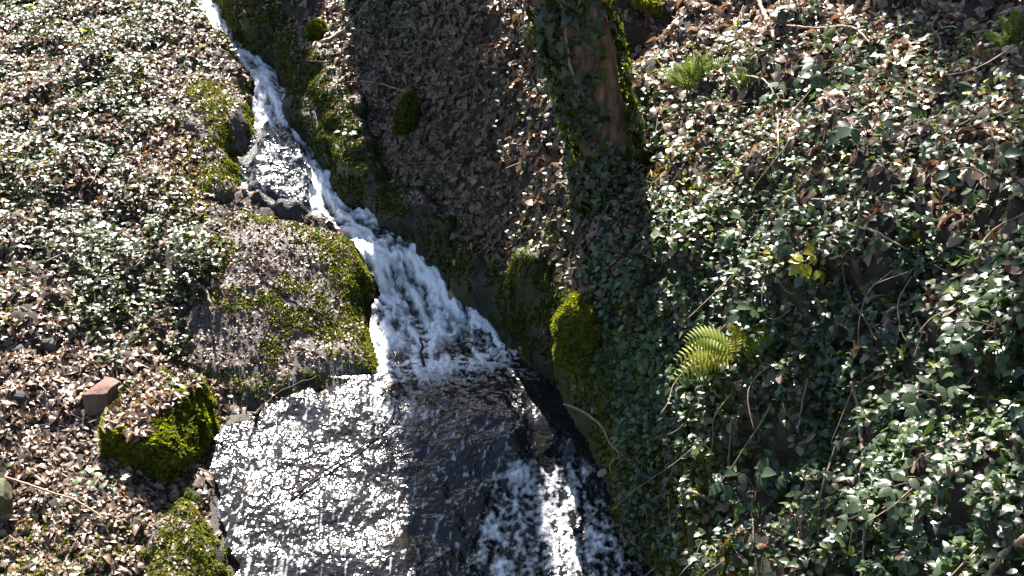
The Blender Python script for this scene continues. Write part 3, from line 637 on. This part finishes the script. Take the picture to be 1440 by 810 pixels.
def cushion(name, label, cat, u, v, rx, ry, rz, sink=.3, seed=1, tint=(0, 1), dens=7000, tiltx=0):
    c = spot(u, v)[0]; P, Fq = blockmesh([(-1, -1, 1), (1, -1, 1), (1, 1, 1), (-1, 1, 1)], -1, 0, 14, .95, .0, 1)
    P = P * np.array([rx, ry, rz]); P += .34 * min(rx, rz) * np.stack([fbm(P, 1.1 / min(rx, rz), 3, seed + j) for j in range(3)], 1)
    ct, st_ = math.cos(tiltx), math.sin(tiltx); P = np.stack([P[:, 0] * ct - P[:, 2] * st_, P[:, 1], P[:, 0] * st_ + P[:, 2] * ct], 1)
    P = P + c + np.array([0, 0, rz * (1 - 2 * sink)])
    root = thing(name, label, cat, tuple(c)); obj("stone", mesh("stone", P - c, Fq, M["rock"], {"moss": np.ones(len(P)), "wet": np.full(len(P), .2)}), root)
    A = sample(P, Fq, 1)[2]; p, n_, _ = sample(P, Fq, int(A * dens)); n_ = outward(p, n_, P.mean(0)); k = n_[:, 2] > -.5
    scatter("moss", T_MOSS, p[k], n_[k], rng.uniform(.014, .03, k.sum()), M["moss"], .15, .3, tints(np.where(k)[0], *tint), root, lift=0, origin=c); return root
cushion("moss_cushion", "round bright moss cushion on the rock bench right of the upper waterfall", "moss", 446, 54, .07, .07, .09, .1, 3, (.4, 1))
cushion("mossy_stump", "dark upright mossy stump on the leafy slope above the stream", "stump", 572, 180, .07, .08, .16, .15, 5, (.1, .6), tiltx=-.25)
cushion("moss_cushion", "sunlit yellow moss cushion bulging from the bank beside the ground ivy", "moss", 812, 490, .13, .16, .26, .3, 7, (.4, 1))
cushion("mossy_log", "bright moss covered log end on the slope right of the ivy tree", "log", 912, 14, .12, .1, .055, .1, 9, (.6, 1), tiltx=-.5)

# ------------------------------------------------------------------ the ivy clad tree
def trunkmesh(pts, rad, n=26, seed=1, amp=.12):
    P = spline(pts, 10); m = len(P); rr_ = np.interp(np.linspace(0, 1, m), np.linspace(0, 1, len(rad)), rad)
    T = np.gradient(P, axis=0); T /= np.linalg.norm(T, axis=1)[:, None]; A = np.cross(T, [0, 1.0, 0]); A /= np.linalg.norm(A, axis=1)[:, None]; B = np.cross(T, A)
    a = np.linspace(0, 2 * np.pi, n, endpoint=False); Q = P[:, None] + rr_[:, None, None] * (np.cos(a)[None, :, None] * A[:, None] + np.sin(a)[None, :, None] * B[:, None])
    Q = Q.reshape(-1, 3); nr = (Q - np.repeat(P, n, 0)); rad_ = np.linalg.norm(nr, axis=1); nr /= rad_[:, None]
    Q = Q + nr * (rad_ * amp * (fbm(Q * np.array([1, 1, .45]), 5, 4, seed) + .35 * fbm(Q * np.array([1, 1, .3]), 22, 3, seed + 9)))[:, None]
    i = np.arange(m * n).reshape(m, n); j = np.roll(i, -1, 1)
    return Q, np.stack([i[:-1], j[:-1], j[1:], i[1:]], -1).reshape(-1, 4), nr
b0 = spot(868, 268)[0]; yb = b0[1] + .2; kt = (yb * cP - (b0[2] - CAM_Z) * sP) / F
tp = [at_y(884, 300, yb) + [0, .15, 0], at_y(868, 262, yb), at_y(848, 190, yb), at_y(822, 90, yb), at_y(799, 0, yb)]
tp += [tp[-1] + np.array([-.22, .05, 1.0]), tp[-1] + np.array([-.3, .2, 2.6]), tp[-1] + np.array([-.1, .3, 5.0])]
tq, tf, tn = trunkmesh(tp, [62 * kt, 46 * kt, 35 * kt, 43 * kt, 44 * kt, 38 * kt, .15, .1], 30, 4)
tree = thing("ivy_tree", "leaning tree trunk wrapped in dark ivy with a bare reddish bark patch", "tree", tuple(b0))
obj("trunk", mesh("trunk", tq - b0, tf, M["bark"]), tree)
p, n_, _ = sample(tq, tf, 17000); n_ = outward(p, n_, np.stack([np.interp(p[:, 2], [q[2] for q in tp], [q[k] for q in tp]) for k in (0, 1, 2)], 1))
u, v = px(p); bare = inpoly(u, v, [(806, 75), (838, 30), (852, -10), (880, 80), (888, 140), (850, 150), (816, 118)]) & (n_[:, 1] < 0)
k = (rng.random(len(p)) < np.where(bare, .13, .85)) & (fbm(p, 5, 2, 8) > -.3 - .25 * (v > 150))
p = p + n_ * rng.uniform(0, 1, (len(p), 1)) * np.where(v > 170, .05, .03)[:, None]
scatter("ivy", T_IVY, p[k], n_[k], rng.uniform(.03, .085, k.sum()), M["ivy"], .2, .4, tints(np.where(k)[0], 0, .9), tree, np.array([0, 0, -1.0]), lift=.05, origin=b0)
def fr(u, v, y): return at_y(u, v, y) - b0
mb = MB(); yf = yb - 52 * kt
tube(mb, spline([fr(778, -6, yf), fr(791, 12, yf), fr(797, 60, yf), fr(804, 100, yf), fr(822, 138, yf + .04)], 6), .008, .013, 6, .1)
tube(mb, spline([fr(808, -5, yf), fr(800, 8, yf), fr(792, 15, yf)], 5), .006, .008, 5)
mb.build("climbing_stem", M["pale"], tree)
def limbs(mb, base, dir_, L, r, depth, rnd):
    pts = [np.array(base)]; d = np.array(dir_, float)
    for i in range(5):
        d = d + np.array([rnd.uniform(-.22, .22) for _ in range(3)]); d /= np.linalg.norm(d); pts.append(pts[-1] + d * L / 5)
    tube(mb, pts, r, r * .45, 6, .1)
    if depth:
        for i in range(2, 6):
            for _ in range(2):
                dd = d * .6 + np.array([rnd.uniform(-1, 1), rnd.uniform(-1, 1), rnd.uniform(-.3, .8)]); dd /= np.linalg.norm(dd)
                limbs(mb, pts[i], dd, L * .5, r * .45, depth - 1, rnd)
rnd = random.Random(5)
for k in range(4):
    mb = MB(); a = 1.5 * k; limbs(mb, tp[-1 - (k % 2)] - b0, (math.cos(a), math.sin(a), .7), 2.2, .06, 2, rnd); mb.build("limb", M["bark"], tree)

# trees further up the ravine, standing above the frame: their trunks shade the stream
def shade_tree(x, y, h, r, lean, label, seed, ivy=.5, nl=5, spread=2.4):
    rnd = random.Random(seed); z = float(terrain(np.array([x]), np.array([y]))[0][0]); b = np.array([x, y, z])
    pts = [b - [0, 0, .4]] + [b + np.array([lean * t * h + rnd.uniform(-.1, .1), rnd.uniform(-.1, .1), t * h]) for t in (.15, .35, .6, .85, 1)]
    q, f, _ = trunkmesh(pts, [r * 1.3, r, r * .95, r * .85, r * .7, r * .4], 20, seed)
    t = thing("ravine_tree", label, "tree", tuple(b)); obj("trunk", mesh("trunk", q - b, f, M["bark"]), t)
    for k in range(nl):
        mb = MB(); a = k * 2.4 + seed; limbs(mb, pts[3 + k % 3] - b, (math.cos(a), math.sin(a), .6), spread, .07, 2, rnd); mb.build("limb", M["bark"], t)
    if ivy:
        p, n_, A = sample(q, f, int(1500 * h)); c = np.stack([np.interp(p[:, 2], [w_[2] for w_ in pts], [w_[j] for w_ in pts]) for j in range(3)], 1); n_ = outward(p, n_, c)
        p = p + n_ * rng.uniform(0, 1, (len(p), 1)) * (.06 + .3 * np.clip(fbm(p, 1.6, 3, seed), 0, 1))[:, None]; k = rng.random(len(p)) < ivy
        scatter("ivy", T_IVY, p[k], n_[k], rng.uniform(.06, .1, k.sum()), M["ivy"], .2, .3, None, t, np.array([0, 0, -1.0]), lift=.03, origin=b)
    return t
shade_tree(-.98, 12.2, 10, .2, .0, "tall ivy grown tree on the slope right above the stream", 3, .5)
shade_tree(-1.55, 12.6, 10, .17, .0, "slim ivy grown tree left of the tallest one above the stream", 5, .5)
shade_tree(-2.75, 15.2, 3.6, .3, -.02, "unseen short trunk at the head of the ravine, added to shade the upper stream", 9, .6, 0)  # added shadow caster, kept short so its shadow stays off the water sheet
shade_tree(1.3, 13.0, 8, .16, .05, "bare tree high on the right slope", 11, .2, 4, 2.6)

# ------------------------------------------------------------------ sticks, vines, roots
def stick(name, label, cat, pts, r0, r1, mat="twig", lift=.012, air=0.0, group=None, forks=(), rough=.12):
    def W(pp, airs):
        out = []
        for j, (u, v) in enumerate(pp):
            h, n_ = spot(u, v); a = airs[j] if isinstance(airs, (list, tuple)) else airs
            c = np.array([0, 0, CAM_Z]); q = h + (c - h) / np.linalg.norm(c - h) * a + np.array([0, 0, lift]); out.append(q)
        return out
    P = W(pts, air); S_ = spline(P, 7); S_ = S_ + rng.normal(0, r0 * .25, S_.shape); mb = MB(); tube(mb, S_, r0, r1, 6, rough)
    for fp in forks: tube(mb, spline(W(fp, air if not isinstance(air, (list, tuple)) else air[-1]), 6), r1 * .9, r1 * .5, 5, rough)
    return tag(mb.build(name, M[mat], None), label, cat, group)
ST = [
 ("fallen_branch", "pale crooked branch propped on the slope right of the upper waterfall", [(452,62),(478,48),(498,28),(522,0)], .02, .014, "pale", .05),
 ("twig", "thin pale twig lying across the leaf slope below that pale branch", [(508,116),(535,119),(575,133)], .008, .004, "pale", .03),
 ("twig", "short straight twig near the middle of the shady leaf slope", [(560,232),(605,230),(634,228)], .008, .005, "twig", .03),
 ("twig", "thin upright shoot on the shady slope left of the ivy tree", [(690,160),(684,140),(677,120)], .005, .003, "twig", .05),
 ("twig", "leaning brown shoot on the shady slope with a bare hollow behind it", [(664,155),(668,130),(672,112)], .005, .003, "twig", .05),
 ("twig", "dark stick lying on rock bench beside the waterfall rim", [(412,87),(440,88),(466,90)], .008, .006, "darktwig", .02),
 ("twig", "long thin dark twig lying across the grey rock slab", [(348,356),(365,380),(395,405),(430,430),(468,452)], .009, .004, "darktwig", .02),
 ("fallen_branch", "forked dark stick reaching from the slab down to the water sheet", [(357,586),(378,566),(402,549),(446,531)], .013, .007, "darktwig", .04),
 ("twig", "dark crooked twig standing out of the foaming pool", [(597,516),(592,500),(594,488),(590,476)], .012, .008, "darktwig", [.0,.04,.08,.12]),
 ("fallen_branch", "long dark stick lying in the thin water sheet", [(410,698),(450,668),(505,633),(545,598),(558,568)], .007, .005, "darktwig", .015),
 ("twig", "short dark stick stranded on the bright left part of the water sheet", [(419,694),(452,672)], .009, .006, "darktwig", .03),
 ("root", "pale curved root hanging out from the bank over the lower chute", [(793,570),(815,578),(845,600),(858,625),(880,645),(912,660)], .008, .012, "pale", [.25,.22,.18,.15,.1,.03]),
 ("root", "thin looped rootlet below the curved root over the chute", [(860,668),(858,655),(868,646),(878,648)], .006, .004, "pale", .12),
 ("twig", "pale bare stick poking left from the ivy bank above the dark hollow", [(948,687),(975,694),(1002,706)], .009, .009, "pale", [.15,.1,.03]),
 ("shoot", "upright brown stem at the top of the right slope", [(1062,-6),(1074,22),(1086,48),(1088,75)], .016, .01, "pale", [.12,.1,.05,0]),
 ("vine", "long pale vine arching level across the top right leaf slope", [(1106,38),(1150,42),(1196,40),(1226,64)], .008, .006, "pale", .08),
 ("vine", "thin vine arching over and down below the upright brown stem", [(1048,108),(1078,118),(1092,150),(1094,210)], .008, .005, "pale", .1),
 ("vine", "thick pale vine bending down through the middle of the ivy bank", [(1207,282),(1208,318),(1198,348),(1184,362),(1166,366)], .009, .006, "pale", .1),
 ("vine", "vine hanging from the thick bend down to the lower ivy", [(1184,364),(1187,395),(1196,424),(1215,450),(1232,482)], .007, .004, "twig", .09),
 ("vine", "side vine running right from the thick bend", [(1209,322),(1235,330),(1258,344),(1278,354)], .007, .004, "pale", .1),
 ("vine", "greenish thick stem hanging down the lower right ivy", [(1198,540),(1206,575),(1212,630),(1214,660),(1207,678),(1212,705),(1228,735),(1236,760)], .011, .009, "pale", .12),
 ("vine", "dark tendril hanging left of the greenish thick stem", [(1180,610),(1168,650),(1158,680),(1152,715),(1150,760)], .007, .004, "twig", .12),
 ("twig", "long straight twig lying up across the right ivy bank", [(1246,442),(1300,416),(1362,384)], .007, .005, "pale", .07),
 ("fallen_branch", "pale forked branch at the bottom right corner", [(1442,758),(1418,776),(1400,796),(1388,815)], .013, .01, "pale", .12),
 ("vine", "thin bent vine at the right edge of the slope", [(1376,362),(1386,338),(1408,318),(1440,304)], .006, .004, "pale", .1),
 ("vine", "straggling vine looping above the right hand leaf slope", [(1316,100),(1322,60),(1310,40),(1320,22)], .006, .004, "pale", .1),
 ("vine", "thin vine slanting through the ivy under the yellow leaves", [(1045,395),(1080,370),(1110,350)], .006, .004, "twig", .08),
 ("stem", "brown dead stem hanging at the back of the dark hollow", [(1030,590),(1026,630),(1024,675)], .008, .006, "twig", .1),
 ("stem", "reddish dead stem hanging right of the dark hollow", [(1136,535),(1128,570),(1122,610)], .009, .006, "twig", .1),
 ("stem", "bare stem hanging under the pale bramble leaves", [(1058,700),(1058,730),(1060,765)], .006, .005, "twig", .15),
 ("stem", "slender stem hanging beneath the greenish thick stem", [(1216,745),(1214,780),(1212,815)], .008, .006, "pale", .12),
 ("root", "thin root dangling down the front of the ivy tree base", [(826,170),(830,210),(828,250),(832,290)], .006, .004, "pale", .05),
 ("root", "pale root thread hanging right of the ivy tree base", [(893,195),(886,220),(890,250)], .006, .004, "pale", .06),
 ("root", "root thread hanging furthest right under the ivy tree", [(916,195),(912,225),(918,255)], .005, .004, "pale", .06),
 ("twig", "long thin pale twig on the leaves at the bottom left", [(8,672),(60,690),(105,705),(150,732)], .008, .005, "pale", .03),
 ("twig", "thick short grey twig beside the mossy boulder foot", [(38,662),(66,684)], .012, .01, "pale", .03),
 ("twig", "thin pale stem bridging from the mossy boulder to the water", [(256,641),(275,658),(302,668)], .007, .004, "pale", .05),
 ("twig", "curved grey stick leaning at the water edge beside the mossy boulder", [(263,674),(288,652),(298,634),(315,622)], .009, .006, "darktwig", .04),
 ("twig", "dark stick between the low mossy rock and the water sheet", [(276,718),(284,732),(292,742)], .012, .008, "darktwig", .03),
 ("twig", "brown twig poking up from the leaves at the very bottom left", [(88,800),(98,780),(110,758)], .009, .005, "twig", .04),
 ("vine", "bare brown vine over the dark ivy left of the rock slab", [(150,385),(172,430),(196,455)], .008, .005, "pale", .07),
 ("vine", "arched bare stem over the dark ivy hollow on the left bank", [(165,377),(190,376),(203,362)], .009, .005, "pale", .08),
 ("vine", "slanting bare vine across the sunny ivy on the left", [(62,372),(100,352),(112,345)], .008, .005, "twig", .07),
 ("twig", "curled dead root at the lower edge of the left ivy", [(268,400),(285,405),(296,425),(299,445)], .014, .008, "twig", .06),
 ("twig", "thin twig crossing the ivy beside the upper boulder", [(255,112),(272,106),(287,100)], .008, .005, "pale", .07),
 ("twig", "short upright twig in the ivy beside the upper boulder", [(254,140),(258,126),(266,116)], .007, .004, "pale", .07),
 ("twig", "pale upright stub on the sunny leaf bank at the left", [(44,182),(43,165),(42,155)], .01, .008, "pale", .06),
]
for nm, lb, pts, r0, r1, mt, air in ST: stick(nm, lb, nm.replace("_", " "), pts, r0, r1, mt, .01, air)

# ------------------------------------------------------------------ brambles, ferns, seedlings, single leaves
def one_leaf(mb, base, d, up, size, tpl, tint=.5):
    d = d / np.linalg.norm(d); s_ = np.cross(d, up); s_ /= np.linalg.norm(s_) + 1e-9; n_ = np.cross(s_, d)
    V, Fc = tpl; mb.add(base + size * (V[:, 0:1] * s_ + V[:, 1:2] * d + V[:, 2:3] * n_), Fc.tolist(), tint)
UP = np.array([0, 0, 1.0])
def tocam(h): c = np.array([0, 0, CAM_Z]) - h; return c / np.linalg.norm(c)
def bramble(u, v, n, size, label, spread=.16, yellow=False, seed=0, group=None):
    r = random.Random(seed * 31 + int(u)); h, nrm = spot(u, v); root = thing("bramble", label, "bramble", tuple(h), group)
    mb = MB(); tips = []
    for k in range(n):
        a = 2 * math.pi * (k + r.uniform(-.3, .3)) / n; cdir = tocam(h)
        side = np.array([math.cos(a), 0, math.sin(a) * .7]) * spread * r.uniform(.5, 1.15)
        tip = side + cdir * r.uniform(.05, .13) + nrm * .03
        tube(mb, spline([np.zeros(3) - nrm * .03, tip * .5 + UP * .03, tip], 5), .004, .0025, 5); tips.append((tip, side))
    mb.build("cane", M["twig"], root)
    for tip, side in tips:
        lf = MB(); hd = side / (np.linalg.norm(side) + 1e-6) + np.array([0, -.5, -.25]); hd /= np.linalg.norm(hd)
        upv = UP * .8 + np.array([r.uniform(-.3, .3), -.25 + r.uniform(-.3, .3), 0]); s_ = np.cross(hd, upv); s_ /= np.linalg.norm(s_)
        tt = r.uniform(.985, 1) if yellow and r.random() < .7 else r.uniform(.1, .85); s0 = size * r.uniform(.8, 1.2)
        for dd, sc_ in ((hd, 1.1), (hd * .25 + s_, .9), (hd * .25 - s_, .9)) + (((hd * .8 + s_ * .9, .85), (hd * .8 - s_ * .9, .85)) if r.random() < .4 else ()):
            one_leaf(lf, tip + dd * .012, dd + np.array([0, 0, r.uniform(-.3, .05)]), upv, s0 * sc_, T_OV[r.randrange(5)], tt)
        lf.build("leaf", M["bramble"], root)
    return root
BR = [(1062, 690, 9, .075, "pale bramble leaves hanging out over the dark hollow low on the right bank", .15),
 (1105, 660, 6, .07, "bramble sprig behind the pale one above the dark hollow", .13), (1195, 95, 9, .085, "large leaved bramble under the level vine at top right", .2),
 (1235, 118, 7, .085, "big pale bramble leaves right of the large leaved bramble", .15), (1110, 128, 6, .075, "bramble leaves beside the arching thin vine", .14),
 (1220, 190, 7, .075, "bramble tuft with one yellow leaf on the upper right slope", .14), (1125, 15, 5, .07, "bramble leaves at the top edge next to the upright brown stem", .1),
 (1070, 450, 6, .08, "two toned bramble leaves just above the yellow fern", .12), (1245, 725, 7, .07, "bramble leaves around the foot of the greenish thick stem", .14),
 (1300, 690, 6, .07, "broad bramble leaf spray in the lower right ivy", .14), (1325, 570, 7, .07, "bramble spray in the thick ivy at the right", .15),
 (1055, 330, 7, .07, "bramble spray among ivy left of the yellow leaves", .15), (1120, 340, 6, .06, "small bramble above the yellow leaves", .12),
 (905, 390, 6, .07, "dark green rounded leaves in shade under the ivy tree", .13), (1390, 250, 6, .065, "bramble leaves near the right edge halfway up", .14),
 (1060, 85, 5, .06, "small bramble tuft at the foot of the upright brown stem", .12), (1330, 130, 5, .06, "sparse bramble at the upper right", .15), (1405, 470, 7, .06, "bramble leaves low at the right edge among small ivy", .16),
 (760, 35, 3, .075, "few large leaves sticking out left of the ivy tree trunk", .06)]
for q in BR: bramble(q[0], q[1], q[2], q[3], q[4], q[5], seed=len(q[4]))
bramble(1150, 368, 6, .07, "bright yellow and lime bramble leaves in the middle of the right bank", .12, True, 3)
bramble(1098, 366, 2, .07, "single curled yellow leaf pair left of the lime leaves", .04, True, 4)
def fern(u, v, n, L, label, spread=1.0, lo=.3, hi=1.0, seed=1, droop=.5, dirs=None):
    r = random.Random(seed); h, nrm = spot(u, v); root = thing("fern", label, "fern", tuple(h))
    for k in range(n):
        a = dirs[k] if dirs else math.pi * (.1 + .8 * (k + .5) / n) + r.uniform(-.2, .2); d = np.array([math.cos(a) * spread, -.2, .75 * math.sin(a) + .1]); d /= np.linalg.norm(d)
        l = L * r.uniform(.75, 1.1); pts = [d * l * t + UP * l * (.5 * t - droop * t * t) + tocam(h) * .04 for t in np.linspace(0, 1, 16)]
        mb = MB(); tube(mb, pts, .0035, .0015, 4, 0, .4); tt = r.uniform(lo, hi)
        for i in range(2, 16):
            ax_ = pts[i] - pts[i - 1]; ax_ /= np.linalg.norm(ax_); s_ = np.cross(ax_, UP * .8 + tocam(h) * .6); s_ /= np.linalg.norm(s_); w_ = l * .24 * math.sin(math.pi * (.12 + .85 * i / 16)) ** .8
            for sg in (-1, 1): one_leaf(mb, pts[i], sg * s_ + ax_ * .35, UP * .7 + tocam(h) * .6, w_, (T_OV[0][0] * [.34, 1, 1], T_OV[0][1]), tt)
        mb.build("frond", M["fern"], root)
    return root
fern(1035, 505, 8, .42, "yellow green fern glowing in the ivy of the right bank", 1.1, .5, 1, 3, dirs=[3.3, 2.75, 2.3, 1.7, 1.1, .6, .1, -.3], droop=.75)
fern(998, 520, 3, .17, "small browning fern frond left of the glowing yellow fern", 1.0, .8, 1, 5)
fern(1424, 76, 7, .26, "bright green fern at the right edge near the top", .8, .2, .6, 7)
fern(1152, 72, 2, .2, "single dark green fern frond on the upper right slope", .5, 0, .1, 9)
fern(1040, 125, 3, .17, "little fern below the foot of the upright brown stem", .8, 0, .4, 11)
fern(968, 128, 11, .24, "bright green fern tuft right of the ivy tree", .8, .2, .7, 13)
fern(985, 108, 8, .2, "second green tuft just behind the bright fern by the tree", .8, .2, .6, 15)
fern(258, 700, 4, .17, "dark green fern hanging at the foot of the mossy boulder", .8, 0, .15, 17, 1.3)
def seedling(u, v, n, size, label, mat="ground_ivy", spread=.07):
    h, nrm = spot(u, v); r = random.Random(int(u * 7 + v)); root = thing("seedling", label, "plant", tuple(h)); mb, lf = MB(), MB()
    for k in range(n):
        a = 6.28 * k / n + r.uniform(-.4, .4); tip = np.array([math.cos(a), math.sin(a), 0]) * spread * r.uniform(.3, 1) + UP * r.uniform(.03, .08) + tocam(h) * .03
        tube(mb, spline([-nrm * .02, tip * .6, tip], 3), .002, .0015, 4); one_leaf(lf, tip, np.array([math.cos(a), math.sin(a) - .2, .1]), UP + tocam(h) * .3, size * r.uniform(.7, 1.2), T_OV[r.randrange(5)], r.uniform(.4, 1))
    mb.build("stem", M["twig"], root); lf.build("foliage", M[mat], root)
for q in [(650, 308, 9, .05, "pale green seedling on the rock rim above the foam"), (598, 262, 10, .055, "bright seedling cluster on the slope beside the stream"), (562, 262, 8, .05, "small seedling left of the bright cluster"),
          (580, 205, 8, .05, "green leaves at the base of the dark mossy stump"), (385, 8, 9, .05, "ferny green sprig over the dark outcrop at the top"), (490, 196, 6, .05, "sprig of pale leaves low on the dark rock wall"),
          (128, 678, 6, .05, "round leaved seedling in shade below the mossy boulder"), (165, 686, 6, .05, "second seedling right of the round leaved one under the boulder"), (905, 705, 8, .045, "tiny green plant on the pale stone in the dark gap"), (500, 465, 8, .03, "minute pale plant growing on the slab edge beside the pool")]: seedling(*q)
def leafone(u, v, size, label, tint, mat="litter", tpl=None):
    h, nrm = spot(u, v); mb = MB(); a = (u * 7 + v) % 6.28; up = nrm * .6 + UP * .2 + tocam(h) * .5
    one_leaf(mb, h + nrm * .03 + tocam(h) * .02, np.array([math.cos(a), math.sin(a), -.1]), up, size, tpl or T_LIT[int(u) % 10], tint); tag(mb.build("fallen_leaf", M[mat], None), label, "leaf")
leafone(642, 365, .05, "small orange yellow leaf on the dark rock rim above the foam", 1, "fern"); leafone(354, 535, .06, "orange brown leaf on the lower edge of the slab", .93)
leafone(1236, 72, .11, "bright yellow leaf on the upper right slope", 1, "bramble", T_OV[1]); leafone(1232, 180, .07, "yellow green leaf right of the arching vine", 1, "bramble", T_OV[2]); leafone(65, 50, .07, "orange dead leaf in the ivy at the top left", .94)
leafone(1355, 35, .1, "ochre leaf hanging at the top right", .94); leafone(1345, 558, .08, "yellow leaf tip in the ivy at the right", 1, "bramble", T_OV[3])

mb = MB(); r = random.Random(21)
for i in rng.choice(np.where(UNB & (CK == 0) & (CN[:, 2] > .35) & (LIT > .4))[0], 420, replace=False):
    a = r.uniform(0, 6.28); L = r.uniform(.06, .3); d = np.array([math.cos(a), math.sin(a), 0]); n_ = CN[i]; d = d - n_ * (d @ n_); d /= np.linalg.norm(d); d += n_ * r.uniform(-.05, .2)
    q = CP[i] + n_ * .03; c = np.array([r.uniform(-.04, .04) for _ in range(3)]); tube(mb, spline([q - d * L * .5, q + c * L * 2, q + d * L * .5], 4), r.uniform(.0025, .005), .0015, 4, .1)
tag(mb.build("twig_litter", M["pale"]), "fine broken twigs scattered all over the leaf litter", "twigs", kind="stuff")

mb = MB(); r = random.Random(33)
sel = np.where(UNB & (CK == 0) & (CU > 860) & (CU < 1440) & (CV > 20) & (CV < 810))[0]
for i in rng.choice(sel, 90, replace=False):
    q = CP[i] + CN[i] * r.uniform(.04, .09); L = r.uniform(.2, .6); pts = [q]; d = np.array([r.uniform(-.8, .4), -.3, -r.uniform(.2, 1)])
    for _ in range(4):
        d = d / np.linalg.norm(d); nx_ = pts[-1] + d * L / 4; zt = float(terrain(nx_[:1], nx_[1:2])[0][0]); nx_[2] = max(nx_[2], zt + .05); pts.append(nx_); d = d + np.array([r.uniform(-.5, .5), r.uniform(-.4, .3), r.uniform(-.4, .3)])
    tube(mb, spline(pts, 4), r.uniform(.003, .006), .002, 4, .1)
tag(mb.build("trailing_stems", M["pale"]), "tangle of thin dry trailing stems in the right bank creepers", "stems", kind="stuff")

h, nrm = spot(560, 548); root = thing("debris_clump", "small clump of brown leaves and twigs caught at the head of the water sheet", "debris", tuple(h)); lf, tw = MB(), MB(); r = random.Random(8)
for k in range(16): one_leaf(lf, np.array([r.uniform(-.09, .09), r.uniform(-.04, .04), r.uniform(.01, .06)]), np.array([r.uniform(-1, 1), r.uniform(-1, 1), r.uniform(-.3, .3)]), UP, r.uniform(.03, .07), T_LIT[k % 10], r.uniform(.2, .8))
for k in range(9):
    a = r.uniform(0, 3.1); d = np.array([math.cos(a), math.sin(a) * .5, r.uniform(-.2, .3)]) * r.uniform(.06, .14); q = np.array([r.uniform(-.05, .05), 0, .035]); tube(tw, spline([q - d, q + [0, 0, .015], q + d], 4), .004, .002, 5, .1)
lf.build("leaves", M["litter"], root); tw.build("twigs", M["darktwig"], root)
